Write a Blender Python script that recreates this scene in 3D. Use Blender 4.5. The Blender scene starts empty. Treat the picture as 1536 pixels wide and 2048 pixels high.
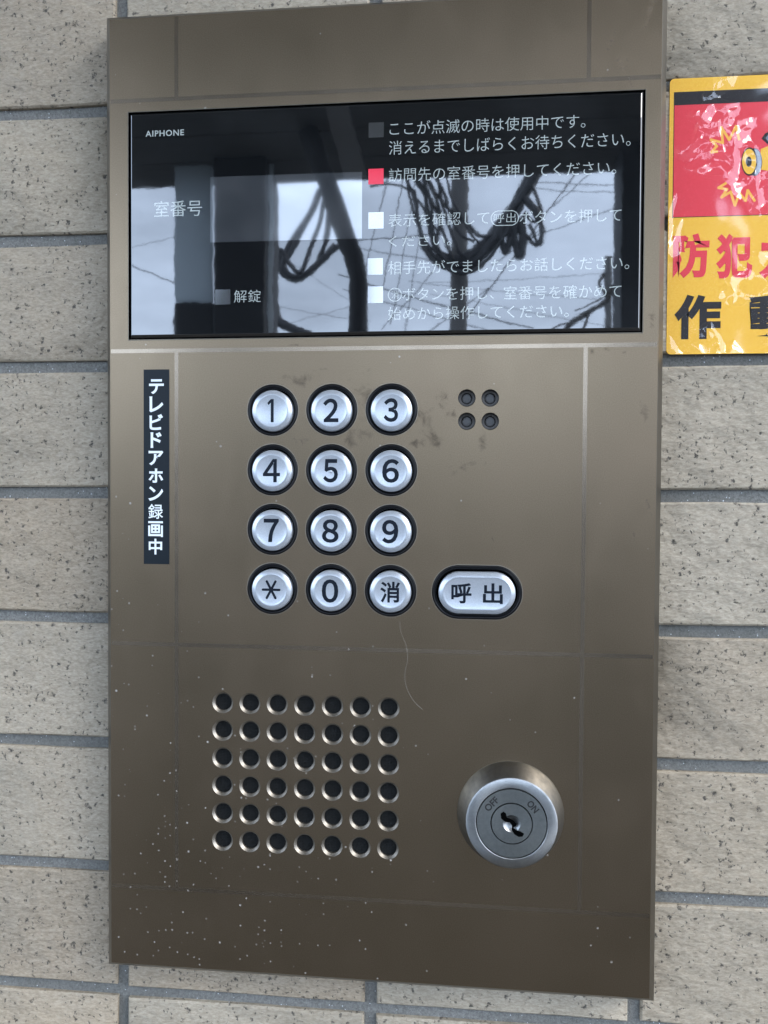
import bpy, bmesh, math, random
from mathutils import Vector, Matrix, noise
random.seed(7)
C = bpy.context.scene.collection
scn = bpy.context.scene

# Panel space, in millimetres: x right, y up, z out of the wall towards the viewer, origin in the middle
# of the front face.  World space: metres, Z up, viewer on the -Y side.
MM = 0.001
def T(x, y, z=0.0):
    return Vector((x*MM, -z*MM, y*MM))

# ------------------------------------------------------------------ camera
R = ((0.99483364, 0.00566139, -0.10136065), (0.00794065, -0.99972429, 0.02209732), (-0.1012076, -0.02278803, -0.99460431))
CAM = (34.9509, 2.0467, 304.4475)
FPX = 1600.0
cam = bpy.data.cameras.new('camera'); cam_o = bpy.data.objects.new('camera', cam); C.objects.link(cam_o)
def D(r): return Vector((r[0], -r[2], r[1]))
ax, ay, az = D(R[0]), -D(R[1]), -D(R[2])
M = Matrix((ax, ay, az)).transposed().to_4x4(); M.translation = T(*CAM)
cam_o.matrix_world = M
cam.sensor_fit = 'HORIZONTAL'; cam.sensor_width = 36; cam.lens = FPX/1536*36
cam.clip_start = 0.01; cam.clip_end = 2000
scn.camera = cam_o
def px(u, v, z=0.0):            # photo measurement -> point of the plane z of the panel space
    a = ((u-768)/FPX, (v-1024)/FPX, 1.0)
    d = [sum(R[i][k]*a[i] for i in range(3)) for k in range(3)]
    s = (z-CAM[2])/d[2]
    return (CAM[0]+d[0]*s, CAM[1]+d[1]*s)
GZ = 0.9                        # front of the screen glass
def seen(u, v, dist):           # a street point, dist metres in front of the wall, from where its mirror image stands
    x, y = px(u, v, GZ)
    k = (dist*1000+CAM[2])/(CAM[2]-GZ)
    return Vector(((CAM[0]+(x-CAM[0])*k)*MM, -dist, (CAM[1]+(y-CAM[1])*k)*MM))

# ------------------------------------------------------------------ light
SUN_AZ, SUN_EL = math.radians(118), math.radians(36)      # azimuth clockwise from +Y (the wall), so to the right and in front
w = bpy.data.worlds.new('World'); scn.world = w; w.use_nodes = True
nt = w.node_tree; bg = nt.nodes['Background']
sky = nt.nodes.new('ShaderNodeTexSky'); sky.sky_type = 'NISHITA'; sky.sun_disc = False
sky.sun_elevation = SUN_EL; sky.sun_rotation = SUN_AZ; sky.air_density = 1.0; sky.dust_density = 2.0
tc = nt.nodes.new('ShaderNodeTexCoord'); mp = nt.nodes.new('ShaderNodeMapping'); mp.inputs['Scale'].default_value = (1, 1, 3.2)
cn = nt.nodes.new('ShaderNodeTexNoise'); cn.inputs['Scale'].default_value = 3.0; cn.inputs['Detail'].default_value = 7; cn.inputs['Roughness'].default_value = 0.55
cr = nt.nodes.new('ShaderNodeMapRange'); cr.inputs['From Min'].default_value = 0.36; cr.inputs['From Max'].default_value = 0.66
cr.inputs['To Min'].default_value = 0.5; cr.inputs['To Max'].default_value = 0.9
mx = nt.nodes.new('ShaderNodeMix'); mx.data_type = 'RGBA'
CLOUD = (20.5, 25.0, 32.5, 1)
nt.links.new(tc.outputs['Generated'], mp.inputs['Vector']); nt.links.new(mp.outputs[0], cn.inputs['Vector'])
nt.links.new(cn.outputs['Fac'], cr.inputs['Value']); nt.links.new(cr.outputs[0], mx.inputs['Factor'])
nt.links.new(sky.outputs[0], mx.inputs['A']); mx.inputs['B'].default_value = CLOUD
nt.links.new(mx.outputs['Result'], bg.inputs['Color']); bg.inputs['Strength'].default_value = 0.12
sd = bpy.data.lights.new('sun', 'SUN'); sun = bpy.data.objects.new('sun', sd); C.objects.link(sun)
sd.energy = 1.0; sd.angle = math.radians(24); sd.color = (1.0, 0.95, 0.88)
to_sun = Vector((math.sin(SUN_AZ)*math.cos(SUN_EL), math.cos(SUN_AZ)*math.cos(SUN_EL), math.sin(SUN_EL)))
sun.rotation_euler = to_sun.to_track_quat('Z', 'Y').to_euler(); sun.location = to_sun*20
scn.view_settings.view_transform = 'Standard'; scn.view_settings.look = 'None'
scn.view_settings.exposure = 0.88; scn.view_settings.gamma = 1.0
scn.render.resolution_x = 768; scn.render.resolution_y = 1024
scn.cycles.use_denoising = True

# ------------------------------------------------------------------ material helpers
def mat(name, col=(.5, .5, .5), rough=.5, metal=0.0, **kw):
    m = bpy.data.materials.new(name); m.use_nodes = True
    b = m.node_tree.nodes['Principled BSDF']
    b.inputs['Base Color'].default_value = (*col, 1); b.inputs['Roughness'].default_value = rough; b.inputs['Metallic'].default_value = metal
    for k, v in kw.items(): b.inputs[k.replace('_', ' ')].default_value = v
    return m
class N:                         # tiny node-graph helper
    def __init__(s, m): s.t = m.node_tree; s.b = s.t.nodes['Principled BSDF']
    def node(s, kind, **kw):
        n = s.t.nodes.new('ShaderNode'+kind)
        for k, v in kw.items():
            if k.startswith('_'): setattr(n, k[1:], v)
            else:
                i = n.inputs[int(k[1:])] if k[0] == 'i' and k[1:].isdigit() else n.inputs[k.replace('_', ' ')]
                s.set(i, v)
        return n
    def set(s, inp, v):
        if isinstance(v, bpy.types.NodeSocket): s.t.links.new(v, inp)
        elif isinstance(v, bpy.types.Node): s.t.links.new(v.outputs[0], inp)
        else: inp.default_value = v
    def pos(s): return s.node('NewGeometry').outputs['Position']
    def obj(s): return s.node('TexCoord').outputs['Object']
    def math(s, op, a, b=0.0, c=0.0, clamp=False):
        n = s.node('Math', _operation=op, _use_clamp=clamp); s.set(n.inputs[0], a); s.set(n.inputs[1], b); s.set(n.inputs[2], c); return n.outputs[0]
    def noise(s, vec, scale, detail=3, rough=.5, dist=0.0):
        n = s.node('TexNoise', Scale=scale, Detail=detail, Roughness=rough, Distortion=dist); s.set(n.inputs['Vector'], vec); return n.outputs['Fac']
    def map(s, v, a, b, c=0.0, d=1.0):
        n = s.node('MapRange'); s.set(n.inputs[0], v); n.inputs[1].default_value = a; n.inputs[2].default_value = b
        n.inputs[3].default_value = c; n.inputs[4].default_value = d; return n.outputs[0]
    def mix(s, f, a, b):
        n = s.node('Mix', _data_type='RGBA'); s.set(n.inputs['Factor'], f); s.set(n.inputs['A'], a); s.set(n.inputs['B'], b); return n.outputs['Result']
    def scale(s, vec, sc, loc=(0, 0, 0), rot=(0, 0, 0)):
        n = s.node('Mapping'); s.set(n.inputs[0], vec); n.inputs['Scale'].default_value = sc; n.inputs['Location'].default_value = loc; n.inputs['Rotation'].default_value = rot; return n.outputs[0]
    def bump(s, h, strength=.3, dist=.001, chain=None):
        n = s.node('Bump', Strength=strength, Distance=dist); s.set(n.inputs['Height'], h)
        if chain is not None: s.set(n.inputs['Normal'], chain)
        return n.outputs[0]
def rgb(r, g, b): return (r, g, b, 1.0)

def blotch(n, pos, cx, cy, rx, ry, rot=0.0, nscale=400, thr=.5, soft=.15):   # an irregular smudge with its own place on the face
    v = n.scale(pos, (1, 1, 1), (-cx*MM, 0, -cy*MM))
    v = n.scale(v, (1, 1, 1), rot=(0, math.radians(rot), 0))
    v = n.scale(v, (1000/rx, 0, 1000/ry))
    l = n.node('VectorMath', _operation='LENGTH'); n.set(l.inputs[0], v)
    fall = n.map(l.outputs['Value'], 0, 1, 1, 0)
    nz = n.noise(pos, nscale*.55, 6, .72, .6)
    v = n.math('ADD', n.math('MULTIPLY', fall, .85), n.math('MULTIPLY', n.math('SUBTRACT', nz, .5), 3.2))
    k = n.map(v, thr, thr+.75, 0, 1)
    return n.math('MULTIPLY', k, n.map(fall, 0, .35))

def metal_face(name, rough, is_line=False, ca=(.205, .158, .104, 1), cb=(.262, .206, .140, 1)):
    m = mat(name, (.2, .17, .135), rough, .8); n = N(m); p = n.pos()
    fine = n.noise(p, 2600, 2, .6)
    big = n.noise(p, 16, 4, .6)
    col = n.mix(n.map(fine, .3, .7), ca, cb)
    col = n.mix(n.map(big, .35, .7, 0, .30), col, rgb(.25, .185, .13))
    dirt = None
    if not is_line or True:
        for (u, v, ru, rv, rot, sc, th) in (
            (1300, 18, 2.2, 9, -14, 500, .32), (1222, 85, 1.6, 6, -22, 900, .42), (1245, 128, 3.4, 4.2, 0, 700, .4), (1262, 168, 1.2, 4, 15, 900, .42),
            (870, 880, 3.0, 8, 30, 420, .42), (852, 820, 2.5, 7, 10, 420, .45), (885, 800, 5, 6, 0, 700, .52), (835, 885, 5, 3, 0, 500, .42),
            (965, 885, 3, 7, 0, 500, .5), (700, 880, 6, 6, 0, 300, .5), (985, 1078, .6, 2, 15, 900, .3), (1296, 1010, 1.5, 5.2, 18, 900, .33),
            (1268, 1068, .9, 2.5, 0, 900, .35), (1185, 703, 1.6, 1.4, 0, 900, .33), (1212, 698, 1.8, .8, -20, 900, .28), (1250, 704, 1.6, .9, 25, 900, .28),
            (645, 738, 3, .6, 0, 900, .3), (590, 690, 4, .6, 0, 900, .3), (1305, 640, 2, 7, 0, 900, .45), (1000, 1290, 10, 5, 0, 200, .55),
            (600, 760, 14, 5, 10, 300, .5), (855, 850, 7, 13, 25, 300, .42), (905, 830, 5, 5, 0, 500, .5), (720, 870, 9, 4, 0, 420, .46), (600, 880, 5, 4, 0, 420, .5), (1290, 830, 3, 9, 10, 300, .5), (740, 800, 18, 20, 0, 260, .62), (940, 930, 16, 8, 0, 300, .66)):
            x, y = px(u, v); k = blotch(n, p, x, y, ru, rv, rot, sc, th)
            dirt = k if dirt is None else n.math('MAXIMUM', dirt, k)
        col = n.mix(n.math('MULTIPLY', dirt, .6), col, rgb(.05, .045, .04))
    # dried white specks, thick towards the lower left
    vor = n.node('TexVoronoi', Scale=165.0, Randomness=1.0); n.set(vor.inputs['Vector'], n.scale(p, (1, 1, 1))); 
    near = n.map(n.math('ADD', vor.outputs['Distance'], n.math('MULTIPLY', n.noise(p, 1600, 2), .05)), .055, .125, 1, 0)
    sep = n.node('SeparateColor'); n.set(sep.inputs[0], vor.outputs['Color'])
    xyz = n.node('SeparateXYZ'); n.set(xyz.inputs[0], p)
    dens = n.math('ADD', .016, n.math('MULTIPLY', n.map(xyz.outputs[2], -.19, -.02, 1.1, 0.05), n.map(xyz.outputs[0], -.1, .03, 1, .03)))
    on = n.math('LESS_THAN', sep.outputs[0], n.math('MULTIPLY', dens, 1.5))
    speck = n.math('MULTIPLY', near, on)
    vor2 = n.node('TexVoronoi', Scale=420.0); n.set(vor2.inputs['Vector'], p)
    sep2 = n.node('SeparateColor'); n.set(sep2.inputs[0], vor2.outputs['Color'])
    speck2 = n.math('MULTIPLY', n.map(vor2.outputs['Distance'], .1, .2, .7, 0), n.math('LESS_THAN', sep2.outputs[0], n.math('MULTIPLY', dens, .55)))
    speck = n.math('MULTIPLY', n.math('MAXIMUM', speck, speck2), n.map(n.noise(p, 900, 2), .35, .6, .35, 1))
    col = n.mix(n.math('MULTIPLY', speck, .8), col, rgb(.62, .6, .56))
    n.set(n.b.inputs['Base Color'], col)
    n.set(n.b.inputs['Metallic'], n.math('SUBTRACT', 1.0, n.math('MULTIPLY', speck, .8)))
    n.set(n.b.inputs['Roughness'], n.math('ADD', n.math('MULTIPLY', dirt, .25), n.math('ADD', n.map(big, .3, .7, rough-.03, rough+.03), n.map(n.noise(n.scale(p, (1, 1, .5), rot=(0, .4, 0)), 75, 5, .65, .8), .42, .75, -.006, .022))))
    n.set(n.b.inputs['Normal'], n.bump(fine, .03 if is_line else .12, .00006))
    return m
M_PLATE = metal_face('bronze_anodised_metal', .325)
M_LINE = metal_face('bronze_bright_line', .235, True, (.30, .245, .18, 1), (.32, .262, .198, 1))
M_EDGE = mat('bronze_edge', (.17, .15, .12), .36, 1.0)
M_DARKM = mat('dark_hole_metal', (.07, .065, .06), .35, .8)
M_BARE = mat('bare_cut_metal', (.32, .29, .245), .5, 1.0)
M_BLACK = mat('black_plastic', (.012, .012, .013), .38)
M_RUBBER = mat('black_rubber', (.005, .005, .006), .3, Specular_IOR_Level=.3)
M_VOID = mat('dark_inside', (.002, .002, .002), .9, Specular_IOR_Level=0.0)

def cloth():
    m = mat('speaker_cloth', (.02, .02, .02), .85); n = N(m); p = n.pos()
    wv = n.node('TexWave', _wave_type='BANDS', _bands_direction='X', Scale=520.0); n.set(wv.inputs[0], p)
    wv2 = n.node('TexWave', _wave_type='BANDS', _bands_direction='Z', Scale=520.0); n.set(wv2.inputs[0], p)
    h = n.math('MAXIMUM', wv.outputs['Fac'], wv2.outputs['Fac'])
    n.set(n.b.inputs['Base Color'], n.mix(h, rgb(.001, .001, .001), rgb(.012, .013, .013)))
    n.set(n.b.inputs['Normal'], n.bump(h, .5, .0003)); return m
M_CLOTH = cloth(); M_CLOTH.node_tree.nodes['Principled BSDF'].inputs['Specular IOR Level'].default_value = .2

def button_paint():
    m = mat('silver_button_paint', (.66, .72, .80), .32, .6); n = N(m); p = n.pos()
    f = n.noise(p, 3000, 2); g = n.noise(p, 130, 3)
    c = n.mix(n.map(f, .3, .7), rgb(.47, .51, .56), rgb(.57, .61, .655))
    n.set(n.b.inputs['Base Color'], n.mix(n.map(g, .55, .8, 0, .35), c, rgb(.52, .56, .6)))
    n.set(n.b.inputs['Normal'], n.bump(f, .15, .00004)); return m
M_BTN = button_paint()
M_INK = mat('blue_black_ink', (.006, .010, .018), .4, Specular_IOR_Level=.18)

def glass_front():
    m = mat('smoked_screen_glass', (.006, .007, .008), .022, 0, IOR=2.12); n = N(m); p = n.pos()
    a = n.noise(p, 34, 3, .5); b = n.noise(p, 420, 3, .6)
    bm_ = n.bump(a, .045, .0006); bm_ = n.bump(b, .022, .00005, bm_)
    n.set(n.b.inputs['Normal'], bm_)
    dust = n.map(n.noise(p, 2200, 3, .7), .6, .82, 0, .035)
    sm = n.map(n.noise(n.scale(p, (1, 1, 1), (3, 1, 2)), 22, 4, .6), .5, .75, 0, .012)
    n.set(n.b.inputs['Base Color'], n.mix(n.math('ADD', dust, sm), rgb(.005, .006, .007), rgb(.7, .75, .8)))
    return m
M_GLASS = glass_front()
M_PRINT = mat('grey_white_print', (.38, .42, .40), .03, 0, IOR=1.95)
def lcd():
    m = mat('display_film', (.035, .042, .048), .03, 0, IOR=3.0); n = N(m); p = n.pos()
    n.set(n.b.inputs['Normal'], n.bump(n.noise(p, 30, 2), .05, .0006))
    n.set(n.b.inputs['Base Color'], n.mix(n.map(n.noise(p, 70, 3), .35, .7), rgb(.035, .04, .045), rgb(.06, .065, .07))); return m
M_LCD = lcd()
M_LAMP = mat('clear_lamp_window', (.025, .027, .027), .09, 0, IOR=4.2)
M_LAMPRED = mat('lit_red_lamp', (.6, .03, .06), .12, 0)
M_LAMPRED.node_tree.nodes['Principled BSDF'].inputs['Emission Color'].default_value = (1, .035, .09, 1)
M_LAMPRED.node_tree.nodes['Principled BSDF'].inputs['Emission Strength'].default_value = .13

def steel(name, col=(.55, .57, .58), rough=.3, aniso=.75):
    m = mat(name, col, rough, 1.0); n = N(m); o = n.obj()
    n.b.inputs['Anisotropic'].default_value = aniso
    t = n.node('Tangent', _direction_type='RADIAL', _axis='Y'); n.set(n.b.inputs['Tangent'], t)
    g = n.noise(o, 300, 4, .6)
    n.set(n.b.inputs['Roughness'], n.map(g, .3, .7, rough-.05, rough+.09))
    n.set(n.b.inputs['Base Color'], n.mix(n.map(g, .35, .75), rgb(*col), rgb(col[0]*.72, col[1]*.73, col[2]*.74)))
    sx = n.node('SeparateXYZ'); n.set(sx.inputs[0], o)
    rr = n.math('SQRT', n.math('ADD', n.math('MULTIPLY', sx.outputs[0], sx.outputs[0]), n.math('MULTIPLY', sx.outputs[2], sx.outputs[2])))
    cv = n.node('CombineXYZ'); n.set(cv.inputs[0], rr); n.set(cv.inputs[1], sx.outputs[1])
    rings = n.noise(cv, 2600, 3, .7)
    n.set(n.b.inputs['Normal'], n.bump(rings, .25, .00006, n.bump(n.noise(o, 1500, 3, .7), .12, .00006)))
    return m
M_STEEL = steel('turned_steel', (.375, .385, .385), .38, .75); M_STEEL2 = steel('worn_lock_steel', (.30, .32, .315), .36, .35)

def tile_mat():
    m = mat('speckled_tile', (.4, .38, .35), .72); n = N(m); p = n.pos()
    info = n.node('ObjectInfo'); rnd = info.outputs['Random']
    off = n.node('CombineXYZ'); n.set(off.inputs[0], n.math('MULTIPLY', rnd, 7.3)); n.set(off.inputs[2], n.math('MULTIPLY', rnd, 3.1))
    pv = n.node('VectorMath', _operation='ADD'); n.set(pv.inputs[0], p); n.set(pv.inputs[1], off.outputs[0]); pv = pv.outputs[0]
    tone = n.noise(pv, 18, 3, .6); base = n.mix(n.map(rnd, .1, .9), rgb(.36, .292, .198), rgb(.32, .238, .147))
    base = n.mix(n.map(n.math('FRACT', n.math('MULTIPLY', rnd, 7.77)), 0, 1, 0, .85), base, rgb(.41, .352, .26))
    base = n.mix(n.map(tone, .38, .72, 0, .5), base, rgb(.25, .207, .14))
    grain = n.noise(n.scale(pv, (1, 1, 2.6), rot=(0, .55, 0)), 620, 5, .72)
    base = n.mix(n.map(grain, .38, .62), n.mix(.32, base, rgb(.15, .135, .115)), n.mix(.22, base, rgb(.60, .57, .50)))
    # dark pits: sparse cells, warped so they come ragged
    wv = n.node('TexNoise', Scale=520.0, Detail=4.0, Roughness=.7); n.set(wv.inputs['Vector'], pv)
    w2 = n.node('VectorMath', _operation='SCALE'); n.set(w2.inputs[0], wv.outputs['Color']); w2.inputs['Scale'].default_value = .0052
    w3 = n.node('VectorMath', _operation='ADD'); n.set(w3.inputs[0], pv); n.set(w3.inputs[1], w2.outputs[0])
    pits = None
    for sc, keep, r0, r1 in ((300., .33, .12, .29), (640., .24, .16, .36), (170., .17, .07, .17)):
        v = n.node('TexVoronoi', Scale=sc); n.set(v.inputs['Vector'], w3.outputs[0])
        s = n.node('SeparateColor'); n.set(s.inputs[0], v.outputs['Color'])
        k = n.math('MULTIPLY', n.map(v.outputs['Distance'], r0, r1, 1, 0), n.math('LESS_THAN', s.outputs[0], keep))
        pits = k if pits is None else n.math('MAXIMUM', pits, k)
    base = n.mix(n.math('MULTIPLY', pits, .9), base, rgb(.045, .04, .035))
    v = n.node('TexVoronoi', Scale=300.0); n.set(v.inputs['Vector'], n.scale(pv, (1, 1, 1), (2, 0, 1)))
    s = n.node('SeparateColor'); n.set(s.inputs[0], v.outputs['Color'])
    glint = n.math('MULTIPLY', n.map(v.outputs['Distance'], .06, .1, 1, 0), n.math('LESS_THAN', s.outputs[1], .10))
    base = n.mix(glint, base, rgb(.8, .8, .82))
    n.set(n.b.inputs['Base Color'], base)
    h = n.math('SUBTRACT', n.math('ADD', n.math('MULTIPLY', grain, .35), n.math('MULTIPLY', tone, .8)), n.math('MULTIPLY', pits, .8))
    n.set(n.b.inputs['Normal'], n.bump(h, .6, .0008, n.bump(n.noise(n.scale(pv, (1, 1, 1.6), rot=(0, .6, 0)), 55, 3, .55), .7, .004)))
    return m
M_TILE = tile_mat()
def grout_mat():
    m = mat('sandy_grout', (.2, .22, .24), .85); n = N(m); p = n.pos()
    a = n.noise(p, 1300, 4, .75); b = n.noise(p, 14, 3)
    c = n.mix(n.map(a, .3, .7), rgb(.10, .10, .092), rgb(.285, .285, .265))
    c = n.mix(n.map(b, .4, .7, 0, .6), c, rgb(.11, .112, .10))
    v = n.node('TexVoronoi', Scale=900.0); n.set(v.inputs['Vector'], p); s = n.node('SeparateColor'); n.set(s.inputs[0], v.outputs['Color'])
    g = n.math('MULTIPLY', n.map(v.outputs['Distance'], .1, .22, 1, 0), n.math('LESS_THAN', s.outputs[0], .14))
    n.set(n.b.inputs['Base Color'], n.mix(g, c, rgb(.75, .8, .85))); n.set(n.b.inputs['Normal'], n.bump(a, .8, .0007)); return m
M_GROUT = grout_mat()

# ------------------------------------------------------------------ object helpers
def link(o, parent=None):
    C.objects.link(o)
    if parent is not None: o.parent = parent
    return o
def thing(name, label, cat, loc=(0, 0, 0), group=None):
    o = bpy.data.objects.new(name, None); o.location = loc; o.empty_display_size = .02; C.objects.link(o)
    return tag(o, label, cat, group)
def tag(o, label=None, cat=None, group=None, kind=None):
    for k, v in (('label', label), ('category', cat), ('group', group), ('kind', kind)):
        if v: o[k] = v
    return o
def world_loc(o):
    l = Vector(o.location)
    while o.parent: o = o.parent; l += Vector(o.location)
    return l
def mesh(name, verts, faces, m, parent=None, smooth=None, at=None):
    """verts in world metres; the object's origin goes to `at`"""
    base = Vector(at) if at is not None else (world_loc(parent) if parent else Vector((0, 0, 0)))
    me = bpy.data.meshes.new(name)
    me.from_pydata([tuple(Vector(v)-base) for v in verts], [], faces); me.materials.append(m)
    if smooth is not None:
        me.polygons.foreach_set('use_smooth', [True]*len(me.polygons))
        me.set_sharp_from_angle(angle=math.radians(smooth))
    me.update()
    o = bpy.data.objects.new(name, me)
    o.location = base-(world_loc(parent) if parent else Vector((0, 0, 0)))
    return link(o, parent)
def fix(o):
    bm = bmesh.new(); bm.from_mesh(o.data); bmesh.ops.recalc_face_normals(bm, faces=bm.faces); bm.to_mesh(o.data); bm.free(); return o
class MB:
    def __init__(s): s.v = []; s.f = []
    def add(s, v, f):
        k = len(s.v); s.v += [tuple(a) for a in v]; s.f += [tuple(i+k for i in q) for q in f]; return s
    def box(s, x0, x1, y0, y1, z0, z1):      # panel space
        P = [T(x, y, z) for z in (z0, z1) for y in (y0, y1) for x in (x0, x1)]
        return s.add(P, [(0, 2, 3, 1), (4, 5, 7, 6), (0, 1, 5, 4), (2, 6, 7, 3), (0, 4, 6, 2), (1, 3, 7, 5)])
    def wbox(s, a, b):                        # world space, two corners
        P = [(x, y, z) for z in (a[2], b[2]) for y in (a[1], b[1]) for x in (a[0], b[0])]
        return s.add(P, [(0, 2, 3, 1), (4, 5, 7, 6), (0, 1, 5, 4), (2, 6, 7, 3), (0, 4, 6, 2), (1, 3, 7, 5)])
    def tube(s, pts, r, n=8):
        pts = [Vector(p) for p in pts]; V = []; F = []; up = Vector((0.3, 1, .2)).normalized(); prev = None
        for i, p in enumerate(pts):
            d = (pts[min(i+1, len(pts)-1)]-pts[max(i-1, 0)]).normalized()
            a = d.cross(up if prev is None else prev).normalized() if prev is None else (prev-d*prev.dot(d)).normalized()
            prev = a; b = d.cross(a); rr = r[i] if isinstance(r, (list, tuple)) else r
            V += [p+(a*math.cos(t)+b*math.sin(t))*rr for t in [2*math.pi*k/n for k in range(n)]]
        for i in range(len(pts)-1):
            for k in range(n): F.append((i*n+k, i*n+(k+1) % n, (i+1)*n+(k+1) % n, (i+1)*n+k))
        F.append(tuple(range(n-1, -1, -1))); F.append(tuple((len(pts)-1)*n+k for k in range(n)))
        return s.add(V, F)
    def build(s, name, m, parent=None, smooth=None, at=None, bevel=None):
        o = fix(mesh(name, s.v, s.f, m, parent, smooth, at))
        if bevel:
            bd = o.modifiers.new('bevel', 'BEVEL'); bd.width = bevel; bd.segments = 2; bd.limit_method = 'ANGLE'
        return o
def spline(pts, n=8):                         # Catmull-Rom through points
    pts = [Vector(p) for p in pts]; q = [pts[0]*2-pts[1]]+pts+[pts[-1]*2-pts[-2]]; out = []
    for i in range(1, len(q)-2):
        for k in range(n):
            t = k/n; a, b, c, d = q[i-1], q[i], q[i+1], q[i+2]
            out.append(.5*((2*b)+(c-a)*t+(2*a-5*b+4*c-d)*t*t+(3*b-a-3*c+d)*t**3))
    return out+[pts[-1]]
def outline(kind, off, seg=48):
    if kind[0] == 'disc':                     # ('disc', half straight length)
        a = kind[1]
        return [((a if math.cos(t) >= -1e-9 else -a)+off*math.cos(t), off*math.sin(t)) for t in [2*math.pi*(k+.5)/seg-math.pi/2 for k in range(seg)]]
    _, x0, x1, y0, y1 = kind                  # ('rect', x0, x1, y0, y1)
    return [(x0-off, y0-off), (x1+off, y0-off), (x1+off, y1+off), (x0-off, y1+off)]
def loft(name, kind, prof, m, parent, c=(0, 0), smooth=35, cap=False, capback=False, seg=48, own=False):
    """prof: (offset, z) from the outside back to the inside front"""
    V = []; F = []; n = None
    for off, z in prof:
        ring = outline(kind, off, seg); n = len(ring); V += [T(c[0]+x, c[1]+y, z) for x, y in ring]
    for i in range(len(prof)-1):
        for k in range(n): F.append((i*n+k, i*n+(k+1) % n, (i+1)*n+(k+1) % n, (i+1)*n+k))
    if cap: F.append(tuple((len(prof)-1)*n+k for k in range(n)))
    if capback: F.append(tuple(range(n-1, -1, -1)))
    return mesh(name, V, F, m, parent, smooth, at=T(c[0], c[1], prof[-1][1]) if own else None)
def flat(name, loops, z, m, parent, thick=0.0, offset=0.0, at=None, closed=True):
    """filled outline with holes, in panel space, front face at z"""
    cu = bpy.data.curves.new('tmp', 'CURVE'); cu.dimensions = '2D'; cu.fill_mode = 'BOTH'; cu.extrude = thick/2; cu.offset = offset
    for lp in loops:
        s = cu.splines.new('POLY'); s.points.add(len(lp)-1); s.use_cyclic_u = True
        for p, (x, y) in zip(s.points, lp): p.co = (x, y, 0, 1)
    return from_curve(name, cu, z-thick/2, m, parent, at)
def from_curve(name, cu, z, m, parent, at=None, fn=None):
    tmp = bpy.data.objects.new('tmp', cu); C.objects.link(tmp)
    bpy.context.view_layer.update()
    dg = bpy.context.evaluated_depsgraph_get(); me = bpy.data.meshes.new_from_object(tmp.evaluated_get(dg))
    C.objects.unlink(tmp); bpy.data.objects.remove(tmp); bpy.data.curves.remove(cu)
    V = [v.co.copy() for v in me.vertices]; F = [tuple(p.vertices) for p in me.polygons]; bpy.data.meshes.remove(me)
    if fn: V = [fn(v) for v in V]
    o = mesh(name, [T(v.x, v.y, v.z+z) for v in V], F, m, parent, at=at)
    return o
def text_data(body, offset=0.0, thick=0.0, space=1.0):
    cu = bpy.data.curves.new('tmp', 'FONT'); cu.body = body; cu.size = 1.0; cu.offset = offset; cu.extrude = thick; cu.resolution_u = 4
    cu.space_character = space
    tmp = bpy.data.objects.new('tmp', cu); C.objects.link(tmp); bpy.context.view_layer.update()
    dg = bpy.context.evaluated_depsgraph_get(); me = bpy.data.meshes.new_from_object(tmp.evaluated_get(dg))
    C.objects.unlink(tmp); bpy.data.objects.remove(tmp); bpy.data.curves.remove(cu)
    V = [v.co.copy() for v in me.vertices]; F = [tuple(p.vertices) for p in me.polygons]; bpy.data.meshes.remove(me)
    return V, F
def text(name, body, box, z, m, parent, offset=0.0, thick=.03, rot=0.0, keep=False, own=True, space=1.0):
    """text fitted into box (x0, x1, y0, y1) of panel space (its ink, not its em square)"""
    V, F = text_data(body, offset, .5, space)
    xs = [v.x for v in V]; ys = [v.y for v in V]; x0, x1, y0, y1 = box
    sx = (x1-x0)/(max(xs)-min(xs)); sy = (y1-y0)/(max(ys)-min(ys))
    if keep: sx = sy = min(sx, sy)
    cx, cy = (max(xs)+min(xs))/2, (max(ys)+min(ys))/2; bx, by = (x0+x1)/2, (y0+y1)/2
    a = math.radians(rot); ca, sa = math.cos(a), math.sin(a); out = []
    for v in V:
        x, y = (v.x-cx)*sx, (v.y-cy)*sy
        out.append(T(bx+x*ca-y*sa, by+x*sa+y*ca, z+(v.z)*thick))
    return mesh(name, out, F, m, parent, at=T(bx, by, z) if own else None)
def circle(c, r, n=32): return [(c[0]+r*math.cos(2*math.pi*k/n), c[1]+r*math.sin(2*math.pi*k/n)) for k in range(n)]
def rect(x0, x1, y0, y1): return [(x0, y0), (x1, y0), (x1, y1), (x0, y1)]
def shift(lp, c): return [(x+c[0], y+c[1]) for x, y in lp]

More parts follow.
